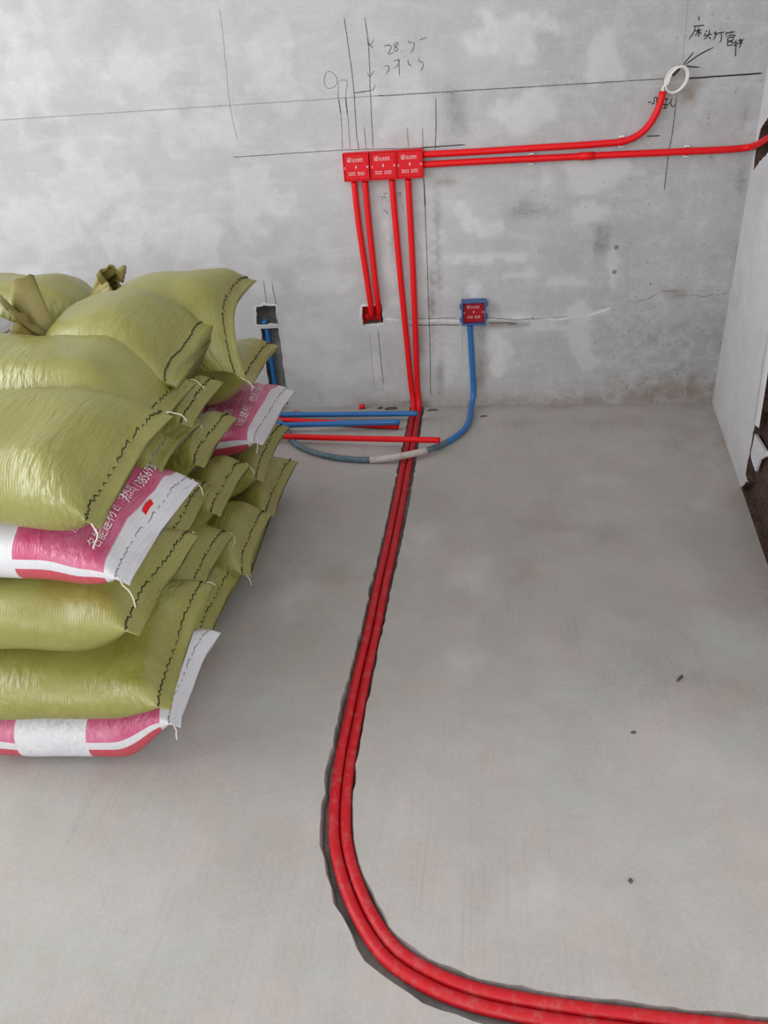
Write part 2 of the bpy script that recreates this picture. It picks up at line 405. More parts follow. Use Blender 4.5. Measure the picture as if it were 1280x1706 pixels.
# white mortar seam with a hairline crack, right of the middle hole
def ribbon(pts3, w, nrm, lift=.0006, taper=True):
    V, Fc = [], []; n = len(pts3)
    for i, p in enumerate(pts3):
        t = (pts3[min(i+1, n-1)]-pts3[max(i-1, 0)]).normalized(); s = t.cross(nrm).normalized(); k = w*(.5 if taper and i in (0, n-1) else 1)
        V += [p+nrm*lift+s*k/2, p+nrm*lift-s*k/2]
    for i in range(n-1): Fc.append((2*i, 2*i+1, 2*i+3, 2*i+2))
    return V, Fc
WN = Vector((0, -1, 0))
def mark(name, polys, w, mat, wob=.0, seed=0, parent=wall, smoothit=True):
    geos = []
    for k, poly in enumerate(polys):
        P = [on_wall(*q) for q in poly]
        P = catmull(P, .01) if len(P) > 2 and smoothit else [P[0].lerp(P[-1], i/12) for i in range(13)] if len(P) == 2 else P
        if wob: P = [p+Vector((noise.noise(p*23+Vector((seed, k, 0)))*wob, 0, noise.noise(p*23+Vector((0, k, seed+9)))*wob)) for p in P]
        geos.append(ribbon(P, w, WN))
    V, Fc = merge(*geos); return obj(name, V, Fc, mat, parent, smooth=False)
mark('pencil_line', [[(0, 200), (280, 182), (560, 164), (640, 159)]], .0024, M['faint'], .0008, 1)
mark('pencil_line', [[(630, 160), (760, 152), (960, 140), (1108, 131)]], .0024, M['pencil'], .0008, 1)
mark('marker_line', [[(1143, 131), (1200, 127), (1270, 122)]], .0040, M['marker'], .001, 2)
mark('pencil_line', [[(388, 262), (575, 250), (703, 246), (776, 241)]], .0020, M['pencil'], .0008, 3)
mark('marker_line', [[(700, 246), (776, 241)]], .0026, M['marker'], .0008, 4)
mark('pencil_line', [[(366, 13), (373, 75), (384, 180), (396, 236)]], .0016, M['faint'], .001, 5)
mark('pencil_line', [[(574, 29), (585, 110), (590, 155), (594, 220), (598, 250)]], .0022, M['pencil'], .001, 6)
mark('pencil_line', [[(608, 29), (614, 75), (617, 150), (622, 248)]], .0022, M['pencil'], .001, 7)
mark('pencil_line', [[(590, 155), (617, 151)]], .0030, M['pencil'], .0, 7)
mark('pencil_line', [[(612, 66), (617, 75), (623, 66)], [(612, 72), (622, 80)], [(612, 121), (616, 128), (624, 117)], [(617, 151), (622, 149), (626, 140)]], .0018, M['pencil'])
mark('pencil_line', [[(564, 136), (564, 162), (568, 192), (571, 252)], [(565, 135), (578, 134), (576, 162), (580, 200), (584, 250)]], .0014, M['pencil'], .001, 8)
mark('marker_line', [[(564, 162), (568, 190)], [(576, 162), (579, 190)]], .0028, M['pencil'])
mark('pencil_circle', [[(545, 119), (541, 128), (541, 140), (546, 147), (557, 145), (562, 137), (561, 129), (553, 120), (545, 119)]], .0014, M['pencil'])
mark('pencil_line', [[(726, 162), (727, 200), (725, 251)]], .0026, M['pencil'], .001, 9)
mark('pencil_line', [[(704, 212), (705, 245)], [(607, 212), (610, 248)], [(679, 212), (681, 245)]], .0016, M['pencil'], .001, 10)
mark('marker_line', [[(706, 298), (709, 360), (712, 440), (716, 560), (718, 660)]], .0024, M['pencil'], .001, 11)
mark('marker_line', [[(706, 296), (709, 345)]], .0034, M['marker'], .001, 11)
mark('pencil_line', [[(1147, 0), (1137, 105)]], .0015, M['faint'], .0, 12)
mark('marker_line', [[(1128, 158), (1122, 210), (1113, 265), (1107, 317)]], .0028, M['pencil'], .001, 13)
mark('pencil_line', [[(630, 550), (634, 590), (639, 641)]], .0022, M['pencil'], .001, 14)
mark('pencil_line', [[(616, 553), (623, 643)], [(771, 478), (770, 610)]], .0013, M['faint'], .001, 15)
mark('pencil_line', [[(439, 465), (444, 506)], [(453, 470), (460, 507)]], .0018, M['pencil'], .001, 16)
mark('marker_line', [[(1078, 227), (1100, 226)]], .0028, M['marker'])
mark('crack', [[(655, 530), (700, 531), (760, 529)], [(812, 530), (870, 532), (905, 530), (960, 527), (1005, 517)]], .0016, M['pencil'], .003, 17)
mark('crack', [[(680, 542), (768, 541)], [(813, 538), (850, 538), (862, 539)]], .0026, M['marker'], .002, 18)
mark('crack', [[(1058, 507), (1072, 499), (1085, 495), (1096, 488)], [(1100, 486), (1118, 483), (1140, 487)], [(1150, 491), (1172, 494), (1190, 491)], [(1194, 492), (1212, 486)]], .0034, M['stain'], .007, 19)
mark('mortar_strip', [[(642, 531), (690, 535), (730, 534), (767, 535)]], .010, M['rim'], .003, 23)
mark('mortar_strip', [[(814, 531), (850, 530), (890, 529)], [(885, 531), (930, 531), (975, 525), (1018, 513)]], .009, M['rim'], .006, 24)
def hand(strokes, s, ox, oy): return [[(ox+x/s, oy+y/s) for x, y in st] for st in strokes]
mark('handwriting', hand([[(820, 110), (818, 138)], [(780, 176), (855, 168)], [(796, 175), (785, 215), (752, 262)], [(790, 206), (836, 200)], [(815, 184), (818, 246)], [(812, 208), (795, 240)], [(820, 210), (834, 226)],
    [(866, 204), (872, 213)], [(855, 221), (863, 229)], [(848, 241), (906, 226)], [(888, 196), (885, 235), (850, 263)], [(886, 246), (898, 260)],
    [(925, 214), (922, 230)], [(936, 230), (946, 221)], [(932, 205), (930, 240), (914, 266)], [(945, 221), (987, 214)], [(968, 218), (968, 266), (955, 286)],
    [(1006, 214), (995, 231)], [(1005, 222), (1026, 217)], [(1036, 206), (1028, 226)], [(1035, 217), (1058, 211)], [(998, 242), (1060, 234), (1055, 247)], [(1012, 250), (1010, 302)],
    [(1010, 252), (1050, 249), (1045, 268), (1012, 272)], [(1012, 281), (1046, 280), (1040, 299), (1008, 304)],
    [(1072, 264), (1055, 286), (1076, 282), (1052, 306), (1078, 298)], [(1080, 271), (1116, 264)], [(1078, 291), (1110, 284)], [(1090, 254), (1098, 296), (1084, 322)], [(1110, 262), (1100, 288)], [(1066, 300), (1062, 376)]], 4, 960, 0), .0030, M['marker'])
mark('arrow_mark', hand([[(918, 315), (830, 360), (726, 432)], [(786, 345), (750, 388), (708, 438)], [(708, 436), (760, 444), (826, 449)]], 4, 960, 0), .0032, M['marker'])
mark('handwriting', hand([[(0, 900), (70, 900)], [(130, 800), (205, 800)], [(132, 805), (122, 915), (80, 945)], [(82, 935), (130, 925)], [(192, 800), (186, 920)], [(350, 820), (440, 832)], [(390, 828), (385, 905)], [(310, 955), (430, 940)],
    [(425, 940), (375, 1030), (305, 1025)], [(372, 920), (350, 1045)], [(515, 805), (492, 880), (440, 935)], [(480, 885), (500, 975), (545, 988), (585, 950)]], 12.8, 1080, 100), .0028, M['marker'])
mark('handwriting', hand([[(480, 310), (512, 300), (530, 315), (505, 362), (548, 348)], [(560, 284), (545, 300), (572, 325), (560, 342), (545, 328), (576, 288), (558, 283)], [(596, 338), (600, 344)], [(640, 264), (645, 282), (682, 286), (672, 330), (655, 352)], [(720, 266), (764, 248)],
    [(480, 442), (505, 438), (515, 458), (495, 492)], [(545, 408), (582, 398), (572, 432), (543, 456)], [(578, 400), (583, 505)], [(620, 368), (622, 376)], [(640, 395), (643, 426), (664, 440)], [(726, 350), (727, 357)], [(716, 386), (712, 406), (740, 416), (738, 450), (724, 472)]], 4, 520, 0), .0022, M['pencil'])
mark('handwriting', hand([[(360, 440), (395, 430), (380, 460)], [(400, 420), (412, 445)], [(395, 410), (425, 408)], [(475, 415), (510, 400), (490, 432)], [(515, 400), (510, 435)], [(520, 480), (530, 520)], [(395, 510), (430, 550)]], 4, 540, 220), .0018, M['pencil'])
for (px, py), r in (((1027, 412), .0075), ((1024, 453), .0072), ((1084, 473), .004)):     # old anchor holes
    c = on_wall(px, py); V = []; n = 12
    for k in range(n):
        a = 2*math.pi*k/n; q = r*(1+.25*noise.noise(Vector((a, px, 0)))); V.append((c.x+q*math.cos(a), -.0006, c.z+q*math.sin(a)))
    V.append((c.x, .012, c.z)); V = [(x, min(y, -.0006) if i < n else -.0004, z) for i, (x, y, z) in enumerate(V)]
    obj('anchor_hole', V, [(k, (k+1) % n, n) for k in range(n)], M['recess'], wall)

# floor with a chiselled groove for the conduits
centre_px = [(690, 701), (684, 735), (678, 766), (668, 819), (652, 899), (634, 979), (619, 1053), (601, 1130), (584, 1215), (578, 1244), (568, 1319), (566, 1378), (571, 1422), (584, 1467), (603, 1511), (627, 1556), (654, 1587), (702, 1620), (770, 1650), (845, 1669), (950, 1687), (1100, 1706), (1290, 1727), (1500, 1748), (1760, 1772)]
cp = [on_floor(*q) for q in centre_px]; cp[0].y = -.035
last = cp[-1]; tail = Vector((wall_right_x-.03-last.x, (cp[-1]-cp[-2]).y/(cp[-1]-cp[-2]).x*(wall_right_x-.03-last.x), 0))
centre = catmull(cp, .02)
def offs(path, fn, z=0):
    out = []
    for i, p in enumerate(path):
        t = (path[min(i+1, len(path)-1)]-path[max(i-1, 0)]).normalized(); s = Vector((t.y, -t.x, 0)); q = p+s*fn(i/(len(path)-1)); q.z = z; out.append(q)
    return out
def gl(s): return -.0245-.003*s-(.008*math.exp(-((s-.68)/.16)**2))
def gr(s): return .0235+.009*math.exp(-((s-.2)/.25)**2)
sgn = -1                                              # s points to the walker's right of the path seen from the wall: image left
ge_a = offs(centre, lambda s: gr(s)*sgn); ge_b = offs(centre, lambda s: gl(s)*sgn)
def jag(path, amp, sd): return [Vector((p.x+amp*noise.noise(p*55+Vector((sd, 0, 0))), p.y+amp*noise.noise(p*55+Vector((0, sd, 0))), 0)) for p in path]
ge_a, ge_b = jag(ge_a, .005, 3), jag(ge_b, .006, 8)
ge_a[0].y = ge_b[0].y = -.004
gpoly = [(p.x, p.y) for p in ge_a]+[(p.x, p.y) for p in reversed(ge_b)]
fo = [(ROOM_L, ROOM_F), (ROOM_R, ROOM_F), (ROOM_R, 0), (ROOM_L, 0)]; fo_r = []
for i in range(4):
    a, b = Vector(fo[i]), Vector(fo[(i+1) % 4]); fo_r += [tuple(a.lerp(b, j/30)) for j in range(30)]
v2, tris = sheet(fo_r, [gpoly], .042)
floor = obj('floor', [(p.x, p.y, 0) for p in v2], tris, M['floor'], smooth=False, kind='structure', label='grey concrete screed floor with a conduit groove cut into it')
fl_light = [((1180, 825), 26, 10), ((1170, 838), 20, 6), ((640, 735), 110, 24), ((520, 720), 50, 20), ((930, 900), 50, 16), ((800, 960), 60, 50), ((770, 1100), 40, 40), ((1000, 800), 60, 10), ((480, 1000), 60, 40), ((900, 1500), 120, 60), ((700, 900), 50, 40)]
fl_dark = [((1055, 1221), 7, 5), ((1052, 1468), 7, 5), ((1060, 1100), 160, 120), ((1150, 760), 50, 40), ((930, 870), 8, 4), ((420, 985), 60, 50), ((1210, 950), 60, 120), ((450, 800), 30, 60)]
fl_brown = [((1140, 720), 60, 34), ((1020, 705), 90, 14), ((1010, 890), 30, 22), ((920, 880), 70, 50), ((860, 705), 60, 10), ((1230, 840), 24, 40), ((860, 960), 60, 30), ((720, 700), 40, 8), ((1200, 1140), 80, 30), ((560, 960), 50, 30)]
def fpx(lst):
    out = []
    for i, (c, rx, ry) in enumerate(lst):
        a, b, d = on_floor(*c), on_floor(c[0]+rx, c[1]), on_floor(c[0], c[1]+ry); out.append(((a.x, a.y), (b-a).length, (d-a).length, i))
    return out
FL, FD, FB = fpx(fl_light), fpx(fl_dark), fpx(fl_brown)
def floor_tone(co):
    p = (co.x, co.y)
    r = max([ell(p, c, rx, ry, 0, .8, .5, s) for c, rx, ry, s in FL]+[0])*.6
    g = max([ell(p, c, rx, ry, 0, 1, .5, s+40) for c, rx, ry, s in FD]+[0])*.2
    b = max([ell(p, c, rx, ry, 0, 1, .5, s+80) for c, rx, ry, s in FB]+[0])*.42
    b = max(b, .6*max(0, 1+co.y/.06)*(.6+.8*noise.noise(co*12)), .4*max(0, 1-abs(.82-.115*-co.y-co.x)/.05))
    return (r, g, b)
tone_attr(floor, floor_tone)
V, Fc = [], []; n = len(ge_a)                          # groove: broken sides and a dusty bed
GD = .021
for a, b in zip(ge_a, ge_b):
    m1, m2 = a.lerp(b, .12), a.lerp(b, .88)
    V += [a, Vector((m1.x, m1.y, -GD)), Vector((m2.x, m2.y, -GD)), b]
for i in range(n-1):
    for k in range(3): Fc.append((4*i+k, 4*i+k+1, 4*i+5+k, 4*i+4+k))
Fc.append((0, 1, 2, 3))
obj('groove_bed', V, Fc, M['groove'], floor, smooth=False)

# right wall: plaster coat with broken openings over brown masonry
def rw(s, z, d=0): p = RW_O+RW_T*s-RW_N*d; return (p.x, p.y, z)
RW_LEN = 1.75
def rq(*pts): return [on_right(*q) for q in pts]
broken = ragged(rq((1247, 803), (1243, 790), (1246, 770), (1252, 742), (1258, 706), (1266, 690), (1272, 662), (1273, 640), (1279, 622), (1283, 595), (1300, 560))+[(.80, .52), (1.0, .46), (1.2, .30), (1.27, .12), (1.25, -.02), (.9, -.02)]+rq((1238, 840), (1233, 812)), .012, .010, 21)
broken = [(s, max(z, .001)) for s, z in broken]
pipe_slot = ragged(rq((1256, 284), (1258, 262), (1262, 240), (1268, 214), (1280, 196), (1330, 150), (1420, 90), (1430, 140), (1340, 205), (1282, 252), (1265, 270)), .012, .006, 22)
pipe_slot = [(max(s, .003), z) for s, z in pipe_slot]
ro = [(0, 0), (RW_LEN, 0), (RW_LEN, ROOM_H), (0, ROOM_H)]; ro_r = []
for i in range(4):
    a, b = Vector(ro[i]), Vector(ro[(i+1) % 4]); ro_r += [tuple(a.lerp(b, j/30)) for j in range(30)]
v2, tris = sheet(ro_r, [broken, pipe_slot], .05)
wr = obj('wall_right', [rw(p.x, p.y) for p in v2], tris, M['white_plaster'], smooth=False, kind='structure', label='pale plastered side wall with coat broken off near floor')
def right_tone(co):
    s = (co-RW_O).dot(RW_T); b = .35*max(0, 1-co.z/.12)*(.5+.5*noise.noise(co*9)); return (0, .3*max(0, noise.noise(co*6)-.15), b)
tone_attr(wr, right_tone)
V, Fc = [], []; recess(broken, .022, lambda s, z, d: rw(s, z, d), V, Fc); obj('bare_masonry', V, Fc, M['brick'], wr, smooth=False)
V, Fc = [], []; recess(pipe_slot, .03, lambda s, z, d: rw(s, z, d), V, Fc); obj('conduit_slot', V, Fc, M['brick'], wr, smooth=False)
V, Fc = [], []                                         # corner of a second, thicker plaster coat
e0, e1 = on_right(1262, 690), on_right(1290, 470)
dz = (e1[0]-e0[0])/(e1[1]-e0[1])
for k in range(60):
    z = e0[1]-.02+k*.04; s = e0[0]+dz*.55*(z-e0[1])+.004*noise.noise(Vector((0, z*30, 4)))
    if z > ROOM_H-.05: break
    V += [Vector(rw(s-.004, z, 0)), Vector(rw(s, z, -.006)), Vector(rw(s+.03, z, -.006)), Vector(rw(s+.045, z, 0))]
for i in range(len(V)//4-1):
    for k in range(3): Fc.append((4*i+k, 4*i+k+1, 4*i+5+k, 4*i+4+k))
obj('plaster_ridge', V, Fc, M['white_plaster'], wr)
fk = rq((1254, 722), (1262, 735), (1272, 752), (1272, 760), (1262, 766), (1255, 785), (1251, 765), (1249, 752))
V = [rw(s, z, .004+.006*noise.noise(Vector((s*50, z*50, 1)))) for s, z in fk]+[rw(s, z, .012) for s, z in fk]; n = len(fk)
obj('plaster_flake', V, [tuple(range(n)), tuple(range(2*n-1, n-1, -1))]+[(i, (i+1) % n, n+(i+1) % n, n+i) for i in range(n)], M['white_plaster'], wr, smooth=False)

# rest of the shell: ceiling, window walls behind and beside the camera, far right one added
def quad_wall(name, pts, label, mat=M['shell']):
    o = obj(name, pts, [tuple(range(len(pts)))] if len(pts) == 4 else None, mat, smooth=False, kind='structure', label=label); tone_attr(o, lambda c: (0, 0, 0)); return o
def holed_wall(name, u0, u1, z1, hu0, hu1, hz0, hz1, to3, label):
    us, zs = [u0, hu0, hu1, u1], [0, hz0, hz1, z1]; V = [to3(u, z) for z in zs for u in us]; Fc = []
    for i in range(3):
        for j in range(3):
            if (i, j) != (1, 1): Fc.append((i*4+j, i*4+j+1, i*4+j+5, i*4+j+4))
    o = obj(name, V, Fc, M['shell'], smooth=False, kind='structure', label=label); tone_attr(o, lambda c: (0, 0, 0)); return o
holed_wall('wall_left', ROOM_F, 0, ROOM_H, -3.2, -.7, .5, 2.5, lambda u, z: (ROOM_L, u, z), 'bare side wall with a wide balcony opening')
holed_wall('wall_front', ROOM_L, ROOM_R, ROOM_H, -2.2, .6, .7, 2.66, lambda u, z: (u, ROOM_F, z), 'bare wall with a window opening')
pe = rw(RW_LEN, 0)
holed_wall('added_wall_far_right', ROOM_F, pe[1], ROOM_H, -4.5, -2.1, .65, 2.55, lambda u, z: (ROOM_R, u, z), 'added unseen far side wall with an opening for fill light')  # room extension and its opening added to let fill light in
quad_wall('wall_return', [(pe[0], pe[1], 0), (ROOM_R, pe[1], 0), (ROOM_R, pe[1], ROOM_H), (pe[0], pe[1], ROOM_H)], 'bare wall running on behind the plastered side wall')
quad_wall('ceiling', [(ROOM_L, ROOM_F, ROOM_H), (ROOM_R, ROOM_F, ROOM_H), (ROOM_R, 0, ROOM_H), (ROOM_L, 0, ROOM_H)], 'bare concrete ceiling')

# ------------------------------------------------------------------ junction boxes
def text_geo(body, size):                              # lettering as a flat mesh, lower-left corner at the origin
    c = bpy.data.curves.new('lettering', 'FONT'); c.body = body; c.size = size; c.resolution_u = 2
    o = bpy.data.objects.new('lettering', c); col.objects.link(o); dg = bpy.context.evaluated_depsgraph_get(); dg.update()
    me = o.evaluated_get(dg).to_mesh(); V = [tuple(v.co) for v in me.vertices]; Fc = [tuple(p.vertices) for p in me.polygons]
    o.evaluated_get(dg).to_mesh_clear(); bpy.data.objects.remove(o); bpy.data.curves.remove(c); return V, Fc
def flat_poly(pts): return [(x, y, 0) for x, y in pts], [tuple(range(len(pts)))]
def rect(x, y, w, h): return flat_poly([(x, y), (x+w, y), (x+w, y+h), (x, y+h)])
def ring2(cx, cy, ro, ri, a0, a1, n=14):
    V = []; 
    for k in range(n+1):
        a = a0+(a1-a0)*k/n; V += [(cx+ro*math.cos(a), cy+ro*math.sin(a), 0), (cx+ri*math.cos(a), cy+ri*math.sin(a), 0)]
    return V, [(2*k, 2*k+1, 2*k+3, 2*k+2) for k in range(n)]
TITLE = text_geo('红点装饰', .0082)
def cover_print(seed, left=True):
    R = random.Random(seed); g = []
    x0, y0 = -.0255, .0135                              # small emblem: rounded square with a d inside
    g += [rect(x0, y0, .012, .0012), rect(x0, y0+.0108, .012, .0012), rect(x0, y0, .0012, .012), rect(x0+.0108, y0, .0012, .012)]
    g += [ring2(x0+.0052, y0+.0045, .0028, .0011, 0, 2*math.pi), rect(x0+.0066, y0+.0042, .0016, .0058)]
    g.append(([(x-.011, y+.0165, 0) for x, y, z in TITLE[0]], TITLE[1]))
    g += [rect(-.010+i*.0022, .0135, .0015, .0011) for i in range(15)]
    g.append(flat_poly([(.002, .006), (-.0035, -.0015), (-.0004, -.0015), (-.002, -.0075), (.0036, .0012), (.0006, .0012)]))   # lightning bolt
    for row in (0, 1):
        for i in range(9):
            if i == 4: continue
            for q in range(3): g.append(rect(-.0245+i*.0056+q*.0013, -.0185-row*.0056+R.uniform(-.0004, .0004), .0009, R.uniform(.0022, .0042)))
    g += [ring2(-.035, -.003, .0036, .0026, .5, 5.6), rect(-.0365, -.0045, .0035, .0012), ring2(.0345, -.001, .0036, .0026, 2, 6.4), rect(.0345, -.003, .0036, .0034)]
    return merge(*g)
BW, BD = .0845, .032
def junction_box(cx, cz, rot, label, kind, seed):
    t = empty('junction_box', (cx, 0, cz), label, 'junction box', 'printed square conduit boxes'); t.rotation_euler = (0, rot, 0)
    h = BW/2; blue = kind == 'blue'; bm_, cm = (M['blue_box'], M['deep_red']) if blue else (M['red_box'], M['red_cover'])
    w = .006 if blue else .0035; inset = .020 if blue else .0018; dp = .040 if blue else BD
    parts = []                                          # body: four side walls round an inset cover
    parts += [box_geo((0, -dp/2-.0005, h-w/2), BW, dp, w), box_geo((0, -dp/2-.0005, -h+w/2), BW, dp, w), box_geo((-h+w/2, -dp/2-.0005, 0), w, dp, BW-2*w), box_geo((h-w/2, -dp/2-.0005, 0), w, dp, BW-2*w)]
    V, Fc = merge(*parts); bevel(obj('body', V, Fc, bm_, t, smooth=False), .0009)
    V, Fc = box_geo((0, -dp/2+inset/2-.0005, 0), BW-2*w-.0008, dp-inset, BW-2*w-.0008); cv = bevel(obj('cover', V, Fc, cm, t, smooth=False), .0015)
    V, Fc = cover_print(seed); k = .92 if blue else 1.06
    V = [(x*k, -dp+inset-.0012, z*k+.001) for x, z, _ in V]; obj('printing', V, Fc, M['print'], cv, smooth=False)
    for sx, sz in ((-1, .55), (-1, -.55), (1, .75), (1, -.3)):   # snap lugs on the sides
        if blue: bevel(obj('lug', *box_geo((sx*(h+.003), -dp+.008, sz*h), .006, .012, .016), bm_, t, smooth=False), .001)
    return t
bc = [on_wall(593.5, 278.5, .03), on_wall(638.5, 276, .03), on_wall(683, 273.5, .03)]
for i, (p, lb) in enumerate(zip(bc, ('red square junction box with white printing, left of the joined three', 'red square junction box with white printing, middle of the joined three', 'red square junction box at which both horizontal red conduits start'))):
    junction_box(p.x, p.z, math.radians(-.3), lb, 'red', i)
p = on_wall(789.5, 522, .035)
junction_box(p.x, p.z, math.radians(-.6), 'blue square box with a red printed cover above the blue conduit', 'blue', 7)
# red box sunk into the middle hole
p = on_wall(621, 525, -.02); t = empty('recessed_box', (p.x, .024, p.z), 'open dark red box sunk in the wall under two red conduits', 'junction box')
q = .031; V, Fc = merge(box_geo((0, .020, 0), 2*q, .002, 2*q), box_geo((-q, 0, 0), .002, .042, 2*q), box_geo((q, 0, 0), .002, .042, 2*q), box_geo((0, 0, -q), 2*q, .042, .002))
obj('body', V, Fc, M['red_cover'], t, smooth=False)
for lx, lz in ((-.020, 0), (.022, -.004)): obj('screw_lug', *box_geo((lx, -.014, lz), .010, .003, .012), M['red_cover'], t, smooth=False)

# ------------------------------------------------------------------ conduits
R20 = .0100
def conduit(path, label, mat=M['red'], r=R20, name='conduit', step=.012, hollow=True, group=None):
    return tube(name, catmull(path, step), r, mat, n=16, hollow=hollow, label=label, cat='conduit', group=group or 'electrical conduits')
RO = .0135
bz = bc[0].z-BW/2-.001
def under(i, px):                                       # where a pipe leaves the underside of the boxes
    q = on_wall(px, 302, RO+.002); return Vector((q.x, -RO-.002, bz-.001-(i*.0005)))
conduit([under(0, 590), on_wall(596, 360, RO), on_wall(609, 450, RO), on_wall(616, 496, RO), on_wall(618.5, 514, .006), on_wall(619.5, 527, -.012)], 'left red conduit of the pair running from left box into wall hole')
conduit([under(0, 608), on_wall(614.5, 370, RO), on_wall(622, 440, RO), on_wall(628, 492, RO), on_wall(630.5, 510, .006), on_wall(631.5, 523, -.012)], 'right red conduit of the pair running from left box into wall hole')
# the two long ones: down the wall, then side by side through the groove in the floor
pa, pb = offs(centre, lambda s: .0104*sgn, -.0075), offs(centre, lambda s: -.0104*sgn, -.0075)
side = {}
for pth, x_top, wallpts, lb in ((pb, 653, [(658, 360), (668, 470), (678, 570), (686, 650)], 'left of two long red conduits dropping to the floor groove'),
                                (pa, 680, [(684, 370), (689, 470), (693, 570), (696, 650)], 'right of two long red conduits dropping to the floor groove')):
    g = [p for i, p in enumerate(pth) if p.y < -.10][::3]
    e = pth[2]; up = on_wall(*wallpts[-1], RO)
    pts = [under(1, x_top)]+[on_wall(*w, RO) for w in wallpts]
    pts += [Vector((up.x*.45+e.x*.55, -RO-.001, .045)), Vector((e.x, -.026, .012)), Vector((e.x, -.052, -.004))]+g
    o = conduit(pts, lb, M['red'], step=.01)
    o.data.materials.append(M['red_dusty'])
    for pl in o.data.polygons:
        c = pl.center
        if c.z < .012 and c.y < -.05: pl.material_index = 1
bx = bc[2].x+BW/2+.001
conduit([Vector((bx, -RO-.004, on_wall(708, 257, RO).z)), on_wall(790, 253, RO), on_wall(900, 246, RO), on_wall(1000, 239.5, RO), on_wall(1045, 234, RO), on_wall(1072, 219, RO), on_wall(1090, 196, RO), on_wall(1101, 170, RO), on_wall(1105, 152, RO)], 'upper horizontal red conduit bending up to a white wire loop')
e = on_wall(1235, 249, RO); slot = lambda px, py: RW_O+RW_T*on_right(px, py)[0]+Vector((0, 0, on_right(px, py)[1]))-RW_N*.006
lower = conduit([Vector((bx, -RO-.004, on_wall(708, 274, RO).z)), on_wall(800, 269, RO), on_wall(900, 264, RO), on_wall(1000, 259, RO), on_wall(1130, 253, RO), on_wall(1222, 248.5, RO), on_wall(1248, 245.5, RO+.006), slot(1276, 231), slot(1330, 180), slot(1410, 105)], 'lower horizontal red conduit running into the right wall slot')
cpl = tube('coupling', [on_wall(965, 260.8, RO), on_wall(978, 260.1, RO), on_wall(991, 259.5, RO)], .0118, M['red'], lower, n=16)
def clip(px, py, lb):                                   # saddle clip: red strap over the pipe, white feet
    a = on_wall(px, py, RO); t = empty('conduit_clip', (a.x, 0, a.z), lb, 'clip', 'saddle clips on the red conduits'); V, Fc = [], []; n = 10; w = .008
    prof = [(-.0122, -.0012)]+[(-.0122*math.cos(math.pi*k/n), -RO-.0112*math.sin(math.pi*k/n)) for k in range(n+1)]+[(.0122, -.0012)]
    for zz, yy in prof:
        for th in (0, .0012):
            for s in (-1, 1): V.append(Vector((s*w/2, yy-th, -zz)))
    m = len(prof)
    for i in range(m-1):
        a4, b4 = 4*i, 4*i+4
        Fc += [(a4, a4+1, b4+1, b4), (a4+2, b4+2, b4+3, a4+3), (a4, b4, b4+2, a4+2), (a4+1, a4+3, b4+3, b4+1)]
    Fc += [(0, 2, 3, 1), (4*m-4, 4*m-3, 4*m-1, 4*m-2)]
    obj('strap', V, Fc, M['red'], t, smooth=False)
    for s in (-1, 1): bevel(obj('foot', *box_geo((0, -.005, s*.0135), .015, .009, .0055), M['clip'], t, smooth=False), .001)
    return t
clip(1036, 236, 'small white clip holding upper red conduit just before its bend')
clip(886, 264.8, 'small white clip on lower red conduit, the one nearer the boxes')
clip(1145, 252.3, 'small white clip on lower red conduit, the one nearer the corner')
# blue conduit: from the left hole down its chase, round over the floor and up to the blue box
top = on_wall(440.5, 533, -.012)
foot = on_floor(478, 704, R20)
bl = [top, Vector((top.x+.004, .016, top.z-.03)), Vector((ch_t[0]+.012, .017, .22)), Vector((ch_t[0]+.012, .016, .07)), Vector((ch_t[0]+.014, -.002, .028)), Vector((ch_t[0]+.018, -.045, R20+.002))]
for q in ((481, 722), (492, 739), (516, 751), (548, 760), (585, 765), (622, 766), (655, 762), (686, 756.5), (715, 749), (742, 738), (763, 725), (779, 708)):
    bl.append(on_floor(*q, R20+(.010 if 640 < q[0] < 720 else .001)))
wx = on_wall(789, 668, RO)
bl += [Vector((wx.x-.006, -.040, .022)), Vector((wx.x, -RO-.004, .05)), on_wall(787, 610, RO), Vector((on_wall(783, 546, RO).x, -RO-.004, on_wall(789.5, 522, .035).z-BW/2-.004))]
blp = catmull(bl, .01)
bo = tube('conduit', blp, R20, M['blue'], n=16, hollow=True, label='curved blue conduit looping over the floor up to the blue box', cat='conduit', group='electrical conduits')
bo.data.materials.append(M['grey_blue'])
x_a, x_b = on_floor(748, 734).x, ch_t[0]
for pl in bo.data.polygons:
    if pl.center.z < .03 and pl.center.y < -.06 and pl.center.x < x_a: pl.material_index = 1
lo, hi = on_floor(617, 766).x, on_floor(716, 749).x
seg = [q for q in blp if lo < q.x < hi and q.z < .04]
tube('tape_wrap', seg, .0112, M['tape'], bo, n=16)
# loose lengths lying between the bags and the wall
def loose(a, b, za, zb, extra, label, mat):
    A, B = on_floor(*a, za), on_floor(*b, zb); d = (A-B); A2 = A+d*extra; A2.z = max(za, R20+.0006)
    return conduit([A2, A, B], label, mat, group='loose conduits on the floor')
loose((470, 691), (696, 689), R20+.012, R20+.024, 1.2, 'loose blue conduit lying closest to the wall foot', M['blue'])
loose((476, 700), (664, 711), R20+.001, R20+.001, 1.5, 'loose red conduit lying half under a blue one', M['red'])
loose((484, 708), (666, 703), R20+.022, R20+.024, 1.2, 'loose blue conduit crossing over a shorter red one', M['blue'])
loose((474, 727), (733, 733.5), R20+.016, R20+.034, 1.0, 'loose red conduit farthest from wall, crossing both floor conduits', M['red'])
